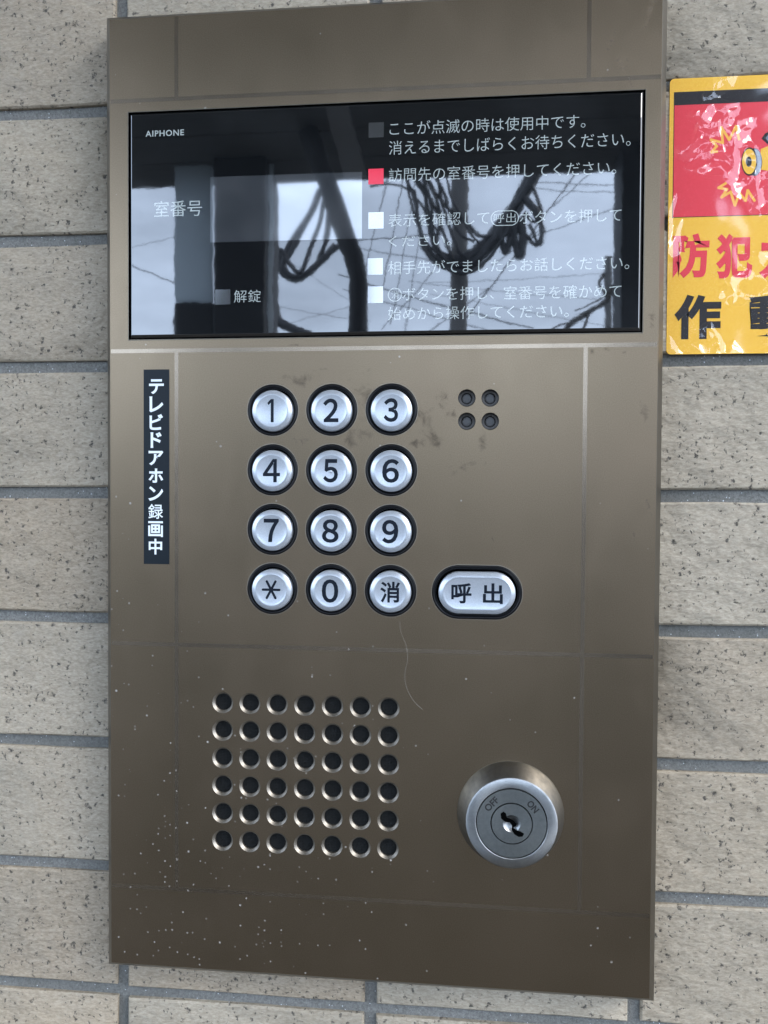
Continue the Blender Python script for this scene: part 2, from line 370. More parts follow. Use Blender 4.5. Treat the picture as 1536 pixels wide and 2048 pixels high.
# ------------------------------------------------------------------ tiled wall
WZ = -12.0                      # tile face
PX, PY, JX, JY = 104.05, 52.03, -105.8, 157.95      # joint grid
wall = thing('tiled_wall', 'beige and grey speckled tile wall with sandy grey joints behind the metal intercom', 'wall', (0, .012, -1.35))
MB().box(-1700, 1700, -1350, 1300, WZ-220, WZ-2.2).build('grout', M_GROUT, wall)
def tile_geo(mb, x0, x1, y0, y1, seed, fine=False):
    rnd = random.Random(seed); b = .9; dz = rnd.uniform(-.25, .25); tx, ty = rnd.uniform(-.15, .15), rnd.uniform(-.15, .15)
    J = lambda: rnd.uniform(-.35, .35)
    cx, cy = (x0+x1)/2, (y0+y1)/2; V = []; Q = lambda: rnd.uniform(-.28, .28)
    if fine:
        a = [x0+(x1-x0)*k/4 for k in range(5)]
        c = [(x+Q(), y0+J()*.8) for x in a]+[(x1+J(), cy+Q())]+[(x+Q(), y1+J()*.8) for x in a[::-1]]+[(x0+J(), cy+Q())]
    else: c = [(x0+J(), y0+J()), (x1+J(), y0+J()), (x1+J(), y1+J()), (x0+J(), y1+J())]
    m_ = len(c)
    for off, z in ((0, -6.0), (0, -.7), (.75, 0)):
        for (x, y) in c:
            sx = (x-cx)/((x1-x0)/2); sy = (y-cy)/((y1-y0)/2)
            V.append(T(x-off*max(-1, min(1, sx))*(abs(sx) > .9), y-off*max(-1, min(1, sy))*(abs(sy) > .9), WZ+z+dz+(tx*sx+ty*sy if z > -1 else 0)+(Q()*.35 if z > -1 else 0)))
    F = [(i*m_+k, i*m_+(k+1) % m_, (i+1)*m_+(k+1) % m_, (i+1)*m_+k) for i in range(2) for k in range(m_)]+[tuple(2*m_+k for k in range(m_))]
    mb.add(V, F)
far = MB()
for i in range(-15, 17):
    for j in range(-21, 29):
        x0 = JX+PX*i+2.5; x1 = JX+PX*(i+1)-2.5; y1 = JY-PY*j-2.45; y0 = JY-PY*(j+1)+2.45
        if -4 <= i <= 5 and -5 <= j <= 11:
            mb = MB(); tile_geo(mb, x0, x1, y0, y1, i*97+j, True)
            mb.build('tile', M_TILE, wall, 40, at=T((x0+x1)/2, (y0+y1)/2, WZ))
        else: tile_geo(far, x0, x1, y0, y1, i*97+j)
tag(far.build('far_tiles', M_TILE, wall, 40), kind='stuff')

# ------------------------------------------------------------------ the intercom
unit = thing('intercom_panel', 'brown metal apartment entrance intercom with keypad, dark glass screen, speaker holes and key switch', 'intercom', T(0, -186.7, WZ))
HW, HH = 105.0, 186.7
SX0, SX1, SY0, SY1 = -96.8, 98.8, 62.6, 149.9       # screen glass
BX, BY, BP = -39.52, 34.15, 23.08
SPX, SPY, SPP = -59.30, -80.31, 10.92
LOCK = (52.8, -119.1); CALL = (39.5, -35.1)
mics = [px(933.6, 796), px(980.4, 796), px(933.6, 842.5), px(980.4, 842.5)]
holes = [rect(SX0-.5, SX1+.5, SY0-.5, SY1+.5), shift(outline(('disc', 6.8), 10.25, 64), CALL)]
btn_c = [(BX+c*BP, BY-r*BP) for r in range(4) for c in range(3)]
holes += [circle(c, 9.95, 64) for c in btn_c]+[circle(c, 3.3) for c in mics]
spk = [(SPX+c*SPP, SPY-r*SPP) for r in range(6) for c in range(7)]
holes += [circle(c, 4.19) for c in spk]
plate = flat('faceplate', [rect(-HW, HW, -HH, HH)]+holes, 0, M_PLATE, unit, thick=1.0)
E_ = ('rect', -HW, HW, -HH, HH)
loft('housing', E_, [(2.3, WZ+.5), (2.3, -2.6), (2.1, -2.3), (.35, -.42), (.14, -.12), (0, -.001)], M_EDGE, unit, smooth=20)
MB().box(-HW+1, HW-1, -HH+1, HH-1, WZ+1, -6).build('back_box', M_VOID, unit)

# bright ruled lines of the face
def rule(a0, a1, b0, b1):
    o = MB().box(a0, a1, b0, b1, .0, .03).build('ruled_line', M_LINE, unit); return o
t = .78
for x0, x1, y in ((-HW+.3, HW-.3, 57.6), (-HW+.3, HW-.3, -57.9), (-HW+.3, HW-.3, 155.0), (-HW+.3, HW-.3, -155.3)): rule(x0, x1, y-t, y+t)
for x in (-78, 78.9):
    for y0, y1 in ((155.0+t, HH-.3), (-57.9+t, 57.6-t), (-155.3+t, -57.9-t)): rule(x-t, x+t, y0, y1)

# screen
scr = loft('screen_glass', ('rect', SX0, SX1, SY0, SY1), [(0, -3), (0, -.2), (-.9, GZ-.12), (-1.15, GZ)], M_GLASS, unit, cap=True, smooth=20)
loft('screen_gap', ('rect', SX0, SX1, SY0, SY1), [(.5, -.9), (.5, -2.2), (0, -2.2)], M_VOID, unit, smooth=20)
# raised lip of the opening
loft('screen_bezel', ('rect', SX0, SX1, SY0, SY1), [(.85, .0), (.8, .14), (.55, .14), (.5, 0), (.5, -.9)], M_EDGE, unit, smooth=20)
def pbox(u0, v0, u1, v1, z=GZ):
    a, b = px(u0, v0, z), px(u1, v1, z); c, d = px(u0, v1, z), px(u1, v0, z)
    return ((a[0]+c[0])/2, (b[0]+d[0])/2, (b[1]+c[1])/2, (a[1]+d[1])/2)
x0, x1, y0, y1 = pbox(420.5, 349, 724, 481)
MB().box(x0, x1, y0, y1, GZ-.01, GZ+.02).build('display_window', M_LCD, scr)
for n_, (u, v, h, mm_, lab) in enumerate(((752.5, 260, 15, M_LAMP, None), (752, 353, 15.5, M_LAMPRED, 'lit red indicator lamp'), (752, 441, 16.5, M_LAMP, None),
                          (750.5, 533, 16.5, M_LAMP, None), (751, 589.5, 16.5, M_LAMP, None), (445.6, 594, 15, M_LAMP, None))):
    x0, x1, y0, y1 = pbox(u-15.2, v-h, u+15.2, v+h)
    o = MB().box(x0, x1, y0, y1, GZ-.01, GZ+.06).build('indicator_lamp', mm_, scr, at=T((x0+x1)/2, (y0+y1)/2, GZ))
    if lab: o['label'] = lab
def line(body, u0, vl, u1, vr, h=None, **kw):
    a, b = px(u0, vl, GZ), px(u1, vr, GZ); y = (a[1]+b[1])/2; h = h or 5.25
    return text('printed_line', body, (a[0], b[0], y-h/2, y+h/2), GZ+.02, M_PRINT, scr, **{**dict(offset=-.004, thick=.02), **kw})
Z2 = lambda X, Y: (700+X/2.4, 160+Y/2.4)
def zl(body, X0, Y0, X1, Y1, h=None, **kw):
    (u0, v0), (u1, v1) = Z2(X0, Y0), Z2(X1, Y1); return line(body, u0, v0, u1, v1, h, **kw)
zl('ここが点滅の時は使用中です。', 190, 228, 1130, 203, 5.1)
zl('消えるまでしばらくお待ちください。', 187, 317, 1347, 292, 5.2)
zl('訪問先の室番号を押してください。', 187, 449, 1278, 427, 5.1)
zl('表示を確認して', 185, 671, 668, 664, 4.9)
zl('呼出', 690, 664, 796, 660, 3.6)
zl('ボタンを押して', 815, 659, 1303, 648, 4.9)
zl('ください。', 187, 775, 487, 768, 4.0)
zl('相手先がでましたらお話しください。', 183, 896, 1340, 882, 5.0)
zl('消', 199, 1032, 233, 1031, 3.0)
zl('ボタンを押し、', 252, 1028, 690, 1022, 4.9)
zl('室番号を確かめて', 738, 1022, 1303, 1012, 5.0)
zl('始めから操作してください。', 183, 1118, 1050, 1112, 4.9)
line('室番号', 308.6, 420, 404, 414, 6.2, offset=0)
line('解錠', 468, 594, 521.5, 590.5, 4.8, offset=-.004)
line('AIPHONE', 291, 267.5, 368, 265, 2.35, offset=.022, space=1.12)
def pill(X, Y, a, r, w_=.32):
    u, v = Z2(X, Y); c = px(u, v, GZ)
    flat('printed_ring', [shift(outline(('disc', a), r), c), shift(outline(('disc', a), r-w_), c)], GZ+.03, M_PRINT, scr, thick=.02)
pill(743, 663, 2.35, 2.85); pill(215, 1031, 0, 2.62)

# microphone and speaker holes
for c in mics:
    o = loft('microphone_hole', ('disc', 0), [(3.3, 0), (3.0, -.35), (2.9, -1.9), (2.1, -2.0), (2.05, -4.0)], M_DARKM, unit, c, own=True, seg=32)
    loft('microphone_pad', ('disc', 0), [(2.3, -2.9), (1.7, -2.4), (1.2, -2.3)], mat('dark_grey_foam', (.09, .09, .09), .5) if c is mics[0] else bpy.data.materials['dark_grey_foam'], o, c, cap=True, seg=24)
MB().box(mics[0][0]-6, mics[3][0]+6, mics[3][1]-6, mics[0][1]+6, -4.6, -4.1).build('microphone_backing', M_VOID, unit)
proto = loft('speaker_hole', ('disc', 0), [(4.2, .0), (3.35, -1.05), (3.32, -2.0)], M_BARE, unit, spk[0], own=True, seg=32)
for c in spk[1:]:
    o = proto.copy(); o.location = Vector(proto.location)+T(c[0]-spk[0][0], c[1]-spk[0][1], 0); C.objects.link(o); o.parent = unit
MB().box(spk[0][0]-8, spk[-1][0]+8, spk[-1][1]-8, spk[0][1]+8, -2.6, -2.0).build('speaker_cloth', M_CLOTH, unit)

# keypad
RING = [(9.95, -.9), (9.9, -.25), (9.6, -.02), (9.15, -.05), (8.85, -.35), (8.65, -.95), (8.35, -1.05), (8.3, -2.2)]
CAP = [(7.98, -2.2), (7.98, .55), (7.86, .95), (7.5, 1.25), (6.35, 1.72), (6.1, 1.78), (5.85, 1.72), (5.2, 1.55)]
dig = lambda s: ''.join(chr(0xFF10+int(ch)) for ch in s)
CZ = 1.55
def cap_shape(kind, c): 
    return loft('push_button', kind, CAP, M_BTN, unit, c, cap=True, own=True, smooth=50)
sizes = {'2': 5.9, '3': 5.5, '4': 6.7, '5': 5.7, '6': 6.4, '7': 5.9, '8': 6.4, '9': 6.2, '0': 6.4}
for k, s in enumerate('123456789*0x'):
    c0 = btn_c[k]; c = (c0[0], c0[1]-.35)
    b = cap_shape(('disc', 0), c)
    loft('rubber_ring', ('disc', 0), RING, M_RUBBER, b, c0, smooth=50, seg=56)
    loft('hole_rim', ('disc', 0), [(10.2, .01), (10.05, .03), (9.93, -.2)], M_BARE, b, c0, smooth=60, seg=56)
    if s == '*':
        mb = MB()
        for a in (0, 62, 118):
            ca, sa = math.cos(math.radians(a)), math.sin(math.radians(a)); L = 3.7 if a == 0 else 4.1; h_ = .47
            ring = [(x*ca-y*sa+c[0]-.1, x*sa+y*ca+c[1]+.1) for x, y in outline(('disc', L-h_), h_, 16)]
            n_ = len(ring); mb.add([T(x, y, CZ) for x, y in ring]+[T(x, y, CZ+.06+a*.0001) for x, y in ring], [tuple(range(n_, 2*n_))]+[(i, (i+1) % n_, n_+(i+1) % n_, n_+i) for i in range(n_)])
        mb.build('symbol', M_INK, b)
    elif s == 'x': text('symbol', '消', (c[0]-3.8, c[0]+3.8, c[1]-4.0, c[1]+4.0), CZ+.02, M_INK, b, offset=.022, thick=.06)
    elif s == '1':
        flat('number', [[(c[0]+x, c[1]+y) for x, y in ((-1.75, 3.0), (-.35, 4.45), (.75, 4.45), (.75, -4.45), (-.4, -4.45), (-.4, 3.05), (-1.35, 2.15))]], CZ+.05, M_INK, b, thick=.06)
    else:
        wd = sizes[s]/2; text('number', dig(s), (c[0]-.1-wd, c[0]-.1+wd, c[1]-4.5, c[1]+4.5), CZ+.02, M_INK, b, offset=.018 if s == '4' else .027, thick=.06)
    if s == '5': loft('raised_dot', ('disc', 0), [(.55, CZ), (.5, CZ+.25), (.25, CZ+.42)], M_BTN, b, (c[0]+.05, c[1]-.25), cap=True, seg=16, smooth=80)
cb = (CALL[0], CALL[1]-.2)
b = cap_shape(('disc', 6.55), cb); b['label'] = 'wide oblong call button'
loft('rubber_ring', ('disc', 6.8), [(r+.3, z) for r, z in RING], M_RUBBER, b, CALL, smooth=50, seg=72)
loft('hole_rim', ('disc', 6.8), [(10.5, .01), (10.35, .03), (10.22, -.2)], M_BARE, b, CALL, smooth=60, seg=72)
text('symbol', '呼', (cb[0]-9.6, cb[0]-2.0, cb[1]-3.9, cb[1]+3.8), CZ+.02, M_INK, b, offset=.022, thick=.06)
text('symbol', '出', (cb[0]+2.3, cb[0]+9.7, cb[1]-3.9, cb[1]+3.9), CZ+.02, M_INK, b, offset=.022, thick=.06)
MB().box(BX-11, CALL[0]+19, CALL[1]-11, BY+11, -3.2, -2.5).build('keypad_backing', M_VOID, unit)

# key switch
col_ = loft('lock_collar', ('disc', 0), [(20.1, -.2), (20.1, .5), (19.8, 1.2), (17.1, 8.4), (16.75, 8.95), (16.1, 9.3), (13.25, 9.4), (13.1, 9.3), (13.1, 7.5)], M_STEEL, unit, LOCK, seg=96, own=True, smooth=28)
col_['label'] = 'round steel key switch'
ZL = 9.25
flat('lock_ring', [shift(circle((0, 0), 12.7, 96), LOCK), shift(circle((0, 0), 7.75, 72), LOCK)], ZL, M_STEEL2, col_, thick=.8, at=T(*LOCK, ZL))
loft('lock_well', ('disc', 0), [(13.1, 8.0), (7.0, 7.9)], M_VOID, col_, LOCK, seg=48, cap=True)
plug = flat('lock_plug', [circle(LOCK, 7.35, 72), circle(LOCK, 3.2, 40)], ZL+.12, M_STEEL2, col_, thick=1.0, at=T(*LOCK, ZL))
loft('key_dish', ('disc', 0), [(3.2, ZL+.1), (2.4, ZL-.7), (1.0, ZL-1.2)], M_STEEL, col_, LOCK, cap=True, seg=40, smooth=60)
zz = [(710, 715), (735, 697), (757, 712), (765, 748), (795, 755), (822, 772), (850, 800), (838, 822), (822, 835), (855, 858), (880, 862), (914, 882), (900, 908), (868, 912), (830, 892), (806, 852), (810, 815), (790, 790), (748, 786), (715, 757)]
flat('keyhole', [[(LOCK[0]+(x-806)/23.5, LOCK[1]-(y-800)/23.5) for x, y in zz]], ZL+.16, M_VOID, col_, thick=.02)  # flat near-black shape; the slot's inner shade is put in its colour
for s, ang, w_ in (('OFF', 137, 5.9), ('ON', 41, 4.6)):
    a = math.radians(ang); c = (LOCK[0]+10.1*math.cos(a), LOCK[1]+10.1*math.sin(a))
    text('engraved_word', s, (c[0]-w_/2, c[0]+w_/2, c[1]-1.3, c[1]+1.3), ZL+.02, mat('engraving_'+s.lower(), (.03, .03, .03), .4, .3), col_, offset=.03, thick=.02, rot=ang-90)

# ------------------------------------------------------------------ sticker on the panel
M_STB = mat('black_sticker_film', (.006, .011, .016), .42, Specular_IOR_Level=.25); M_STW = mat('white_print', (.78, .84, .88), .5)
st = thing('recording_sticker', 'narrow black vertical sticker with white Japanese characters at left of the keypad', 'sticker', T(-86, -26.2, 0))
x0, x1, y0, y1 = -91.3, -80.9, -26.2, 50.3
MB().box(x0, x1, y0, y1, .0, .12).build('sticker_film', M_STB, st)
txt = 'テレビドアホン録画中'
Z5 = lambda X, Y: (200+X/3.2, 680+Y/3.2)
for ch, Y in zip(txt, (298, 412, 525, 640, 755, 868, 983, 1097, 1210, 1322)):
    u, v = Z5(361-(Y-298)*.006, Y); c = px(u, v, .15)
    V, F = text_data(ch, .028 if ord(ch) < 0x3100 else .009 if ch == '録' else .022, 0); xs = [p.x for p in V]; ys = [p.y for p in V]
    k = min(6.0/(max(xs)-min(xs)), 6.2/(max(ys)-min(ys))); k = min(k, 7.6)
    hx, hy = (max(xs)+min(xs))/2, (max(ys)+min(ys))/2
    mesh('character', [T(c[0]+(p.x-hx)*k, c[1]+(p.y-hy)*k, .15) for p in V], F, M_STW, st, at=T(c[0], c[1], .15))

# ------------------------------------------------------------------ fibre caught on the face
pts = [px(u, v, .25) for u, v in ((800, 1243), (801, 1262), (812, 1290), (815, 1320), (810, 1345), (812, 1372), (826, 1400), (846, 1420))]
hair = MB().tube([T(x, y, .22+.14*math.sin(i*.4)) for i, (x, y) in enumerate([(p.x, p.y) for p in spline([(a, b, 0) for a, b in pts], 6)])], .000032, 5).build('hair', mat('pale_fibre', (.36, .33, .28), .6), None, 60, at=T(*pts[0], .2))
tag(hair, 'fine pale hair clinging to the brown metal between keypad and key switch', 'hair')

# ------------------------------------------------------------------ warning sticker on the wall
WS = WZ+.45
Z3 = lambda X, Y: (1270+X/3.305, 120+Y/3.305)
def p3(X, Y, z=WS): return px(*Z3(X, Y), z)
def paper(name, a, b, rough=.55):
    m = mat(name, a, rough); n = N(m); p = n.pos()
    n.set(n.b.inputs['Base Color'], n.mix(n.map(n.noise(p, 1500, 3, .7), .3, .7), rgb(*a), rgb(*b))); return m
M_YEL = paper('yellow_print', (.88, .46, .025), (.93, .55, .05)); M_RED = paper('red_print', (.74, .026, .045), (.80, .04, .065))
M_BLK = paper('black_print', (.012, .011, .014), (.022, .02, .022), .8); M_ORA = paper('orange_print', (.95, .44, .05), (.95, .5, .08))
M_GRY = paper('grey_blue_print', (.16, .19, .26), (.24, .27, .34))
wst = thing('warning_sticker', 'yellow and red security camera warning sticker under crinkled clear film, right of the panel', 'sticker', T(*p3(207, 1940), WZ))
sx0 = (p3(232, 130)[0]+p3(207, 1940)[0])/2; sy1 = (p3(232, 125)[1]+p3(879, 97)[1])/2; sy0 = (p3(207, 1942)[1]+p3(879, 1942)[1])/2
sx1 = sx0+100
def rrect(x0, x1, y0, y1, r):
    o = []
    for cx, cy, a0 in ((x1-r, y1-r, 0), (x0+r, y1-r, 90), (x0+r, y0+r, 180), (x1-r, y0+r, 270)):
        o += [(cx+r*math.cos(math.radians(a0+k*15)), cy+r*math.sin(math.radians(a0+k*15))) for k in range(7)]
    return o
flat('sticker_sheet', [rrect(sx0, sx1, sy0, sy1, 1.6)], WS, M_YEL, wst, thick=.35)
rx0 = (p3(260, 300)[0]+p3(252, 1030)[0])/2; ry1 = p3(560, 200)[1]; rb = p3(560, 288)[1]; ry0 = p3(560, 1030)[1]
rx1 = sx1-(rx0-sx0)
MB().box(rx0-.25, rx1+.25, ry0-.25, ry1, WS, WS+.02).build('printed_outline', M_BLK, wst)
MB().box(rx0, rx1, ry0, rb, WS, WS+.04).build('printed_red_panel', M_RED, wst)
def poly_line(name, pts, w_, z, m):
    mb = MB()
    for i, ((xa, ya), (xb, yb)) in enumerate(zip(pts, pts[1:])):
        d = Vector((xb-xa, yb-ya)); l = d.length; d /= l; nn = Vector((-d.y, d.x))*w_/2; e = d*w_*.35
        zz_ = z+i*.0015
        mb.add([T(xa-e.x+nn.x, ya-e.y+nn.y, zz_), T(xa-e.x-nn.x, ya-e.y-nn.y, zz_), T(xb+e.x-nn.x, yb+e.y-nn.y, zz_), T(xb+e.x+nn.x, yb+e.y+nn.y, zz_)], [(0, 1, 2, 3)])
    return mb.build(name, m, wst)
poly_line('printed_flash', [p3(*q) for q in ((688, 525), (668, 438), (622, 528), (570, 445), (580, 548), (502, 527), (540, 570), (505, 610), (542, 605))], .95, WS+.05, M_ORA)
poly_line('printed_flash', [p3(*q) for q in ((600, 815), (552, 845), (608, 855), (572, 908), (632, 872), (660, 962), (690, 880), (730, 930), (745, 862), (790, 930))], .95, WS+.05, M_ORA)
def blob(name, pts, z, m): return flat(name, [[p3(*q) for q in pts]], z, m, wst, thick=.012)
ell = lambda cx, cy, a, b, n=28: [(cx+a*math.cos(2*math.pi*k/n), cy+b*math.sin(2*math.pi*k/n)) for k in range(n)]
blob('printed_camera_body', [(835, 520), (860, 485), (960, 440), (1180, 440), (1200, 700), (1050, 760), (880, 560)], WS+.055, M_BLK)
blob('printed_camera_body', [(862, 515), (885, 490), (965, 460), (1165, 460), (1180, 690), (1050, 735), (890, 555)], WS+.07, M_GRY)
blob('printed_camera_barrel', [(830, 590), (900, 560), (1050, 600), (1050, 720), (900, 735), (830, 725)], WS+.085, M_YEL)
blob('printed_lens_rim', ell(790, 675, 50, 92), WS+.10, M_BLK); blob('printed_lens_rim', ell(800, 675, 34, 84), WS+.112, M_GRY)
blob('printed_lens', ell(756, 672, 53, 94), WS+.124, M_BLK); blob('printed_lens', ell(754, 672, 46, 84), WS+.136, M_YEL)
blob('printed_lens_hole', ell(751, 673, 20, 34), WS+.148, M_BLK)
def glyph(name, ch, X0, X1, Y0, Y1, m, off):
    a, b = p3(X0, Y0), p3(X1, Y1)
    V, F = text_data(ch, off, 0); xs = [p.x for p in V]; ys = [p.y for p in V]
    sx = (b[0]-a[0])/(max(xs)-min(xs)); sy = (a[1]-b[1])/(max(ys)-min(ys))
    mesh(name, [T(a[0]+(p.x-min(xs))*sx, b[1]+(p.y-min(ys))*sy, WS+.06) for p in V], F, m, wst)
for i, ch in enumerate('防犯カメラ'): glyph('printed_character', ch, 253+i*285, 253+i*285+236, 1150, 1440, M_RED, .042)
for i, ch in enumerate('作動中'): glyph('printed_character', ch, 262+i*494, 262+i*494+305, 1553, 1843, M_BLK, .042)
# crinkled clear laminate
def film():
    m = bpy.data.materials.new('crinkled_clear_film'); m.use_nodes = True; t_ = m.node_tree; t_.nodes.remove(t_.nodes['Principled BSDF'])
    out = [x for x in t_.nodes if x.type == 'OUTPUT_MATERIAL'][0]
    n = N.__new__(N); n.t = t_
    p = n.pos(); xyz = n.node('SeparateXYZ'); n.set(xyz.inputs[0], p)
    wn = n.node('TexNoise', Scale=60.0, Detail=2.0); n.set(wn.inputs['Vector'], p)
    ws = n.node('VectorMath', _operation='SCALE'); n.set(ws.inputs[0], wn.outputs['Color']); ws.inputs['Scale'].default_value = .022
    wa = n.node('VectorMath', _operation='ADD'); n.set(wa.inputs[0], n.scale(p, (1, 1, .6), rot=(0, -.3, 0))); n.set(wa.inputs[1], ws.outputs[0])
    vr = n.node('TexVoronoi', _feature='SMOOTH_F1', Scale=125.0, Smoothness=.10); n.set(vr.inputs['Vector'], wa.outputs[0])
    sel = n.math('ADD', n.noise(n.scale(p, (1, 1, 1), (.3, 0, .1)), 38, 2, .5, .8), n.map(xyz.outputs[2], .03, .11, .09, -.085))
    msk = n.map(sel, .48, .55, 0, 1)
    b = n.noise(p, 30, 2, .5)
    h = n.math('ADD', n.math('MULTIPLY', n.math('MULTIPLY', vr.outputs['Distance'], msk), 1.0), n.math('MULTIPLY', b, .3))
    bp_ = n.bump(h, 1.0, .0042)
    fr = n.node('Value'); fr.outputs[0].default_value = .085
    gl = n.node('BsdfGlossy', Roughness=.075); n.set(gl.inputs['Normal'], bp_)
    tr = n.node('BsdfTransparent'); mx_ = n.node('MixShader'); n.set(mx_.inputs[0], fr); n.set(mx_.inputs[1], tr); n.set(mx_.inputs[2], gl)
    t_.links.new(mx_.outputs[0], out.inputs['Surface']); return m
flat('clear_film', [rrect(sx0+.15, sx1-.15, sy0+.15, sy1-.15, 1.5)], WS+.42, film(), wst)

# ------------------------------------------------------------------ the street side, seen mirrored in the glass
M_ASPH = mat('asphalt', (.055, .053, .05), .9); n = N(M_ASPH); n.set(n.b.inputs['Base Color'], n.mix(n.noise(n.pos(), 60, 5, .7), rgb(.035, .033, .03), rgb(.085, .08, .072)))
M_PAVE = mat('porch_paving', (.20, .17, .14), .8); n = N(M_PAVE); n.set(n.b.inputs['Base Color'], n.mix(n.noise(n.pos(), 9, 5, .7), rgb(.045, .038, .03), rgb(.075, .063, .048)))
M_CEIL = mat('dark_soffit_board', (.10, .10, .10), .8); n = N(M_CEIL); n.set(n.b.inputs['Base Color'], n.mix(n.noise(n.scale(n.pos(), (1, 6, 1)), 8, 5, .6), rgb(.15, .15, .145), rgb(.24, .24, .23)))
M_CEIL2 = mat('reflector_soffit_board', (.5, .49, .46), .8)  # near boards made pale so the face lines above the screen mirror lighter
M_PIL = mat('dark_pillar_paint', (.035, .035, .037), .6)
M_PALE = mat('pale_pipe_plastic', (.75, .77, .8), .4)
M_POLE = mat('concrete_pole', (.16, .155, .145), .85); n = N(M_POLE); n.set(n.b.inputs['Base Color'], n.mix(n.noise(n.scale(n.pos(), (8, 8, 1)), 6, 5, .6), rgb(.11, .105, .1), rgb(.2, .19, .18)))
M_CABLE = mat('black_cable', (.012, .012, .014), .5)
M_WALLS = mat('grey_render', (.16, .145, .125), .85); n = N(M_WALLS); n.set(n.b.inputs['Base Color'], n.mix(n.noise(n.pos(), 3, 5, .6), rgb(.08, .072, .06), rgb(.12, .11, .095)))
GR = -1.35
g = mesh('ground', [(-400, -400, GR-.1), (400, -400, GR-.1), (400, 60, GR-.1), (-400, 60, GR-.1)], [(0, 1, 2, 3)], M_ASPH); tag(g, kind='structure')
pv = MB().wbox((-1.7, -2.9, GR-.09), (1.7, .01, GR)).build('porch_floor', M_PAVE); tag(pv, kind='structure')
edge = seen(990, 352, 2.6)
H = edge.z
ce = thing('porch_ceiling', 'dark boarded porch ceiling mirrored as the black top of the intercom screen', 'ceiling', (0, -1.3, H))
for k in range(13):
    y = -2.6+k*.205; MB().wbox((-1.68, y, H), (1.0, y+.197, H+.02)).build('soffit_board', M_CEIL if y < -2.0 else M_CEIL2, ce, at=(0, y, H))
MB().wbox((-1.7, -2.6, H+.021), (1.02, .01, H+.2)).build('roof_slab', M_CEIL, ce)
def on_ceiling(u, v, drop=0.0):
    a, b = seen(u, v, 1.0), seen(u, v, 2.0); k = (H-drop-a.z)/(b.z-a.z); return a+(b-a)*k
brd = MB(); Q = [on_ceiling(*q) for q in ((636, 150), (682, 150), (733, 343), (688, 343))]
brd.add([(p.x, p.y, H-.022) for p in Q]+[(p.x, p.y, H-.001) for p in Q], [(0, 1, 2, 3), (7, 6, 5, 4), (0, 1, 5, 4), (1, 2, 6, 5), (2, 3, 7, 6), (3, 0, 4, 7)])
tag(brd.build('ceiling_batten', mat('grey_batten_paint', (.45, .45, .45), .7), None, at=Q[0]), 'pale grey diagonal batten mirrored faintly in the dark top of the screen', 'batten')
def pillar(u0, u1, dist, depth, label, top=None):
    a, b = seen(u0, 500, dist), seen(u1, 500, dist)
    o = MB().wbox((a.x, -dist-depth, GR), (b.x, -dist, (top or H)-.003)).build('porch_pillar', M_PIL, None, at=((a.x+b.x)/2, -dist, GR), bevel=.006)
    return tag(o, label, 'pillar')
pillar(426, 530, 2.35, .2, 'broad black pillar mirrored left of the middle of the screen, beside the unlock lamp')
pillar(1243, 1530, 2.35, .15, 'black porch pillar, widened to darken the sticker film, mirrored along the right edge of the screen glass')  # widened past its mirrored edge to keep sky out of the sticker's film
# frosted windscreen left of the pillar
fg = bpy.data.materials.new('frosted_glass'); fg.use_nodes = True; n = N(fg); n.b.inputs['Base Color'].default_value = (.6, .68, .70, 1); n.b.inputs['Roughness'].default_value = .5
tl = n.node('BsdfTranslucent', Color=rgb(.85, .9, .93)); ms = n.node('MixShader', Fac=.8); t_ = fg.node_tree; out = t_.nodes['Material Output']
t_.links.new(n.b.outputs[0], ms.inputs[1]); t_.links.new(tl.outputs[0], ms.inputs[2]); t_.links.new(ms.outputs[0], out.inputs['Surface'])
a, b = seen(350, 388, 2.4), seen(424, 604, 2.4)
sc_ = thing('windbreak_screen', 'frosted grey windbreak pane on a black base mirrored at the left of the screen', 'screen', ((a.x+b.x)/2, -2.42, GR))
MB().wbox((a.x, -2.408, b.z), (b.x, -2.4, H-.01)).build('frosted_pane', fg, sc_)
MB().wbox((a.x, -2.43, GR), (b.x, -2.39, b.z-.002)).build('base_panel', M_PIL, sc_)
a, b = seen(533, 388, 2.4), seen(546, 604, 2.4); pp = MB().wbox((a.x, -2.41, GR), (b.x, -2.4, H-.01)).build('conduit_stand_in', fg, None, at=(a.x, -2.4, GR)); tag(pp, 'narrow translucent strip standing in for a pale conduit, mirrored as a light stripe beside the black pillar', 'glass strip')  # translucent strip in place of a pale conduit, so the stripe shows light
# bent rainwater pipe
path = [seen(u, v, 2.15) for u, v in ((548, 60), (600, 215), (630, 300), (668, 405), (693, 478), (711, 532), (717, 585), (716, 680), (716, 800))]
path = spline(path, 6); path.append(Vector((path[-1].x, path[-1].y, GR)))
path = [p for p in path if p.z < H]
dp = MB().tube(path, .030, 14).build('rainwater_pipe', M_PIL, None, 60, at=path[-1]); tag(dp, 'black bent rainwater pipe mirrored across the display window and down', 'pipe')
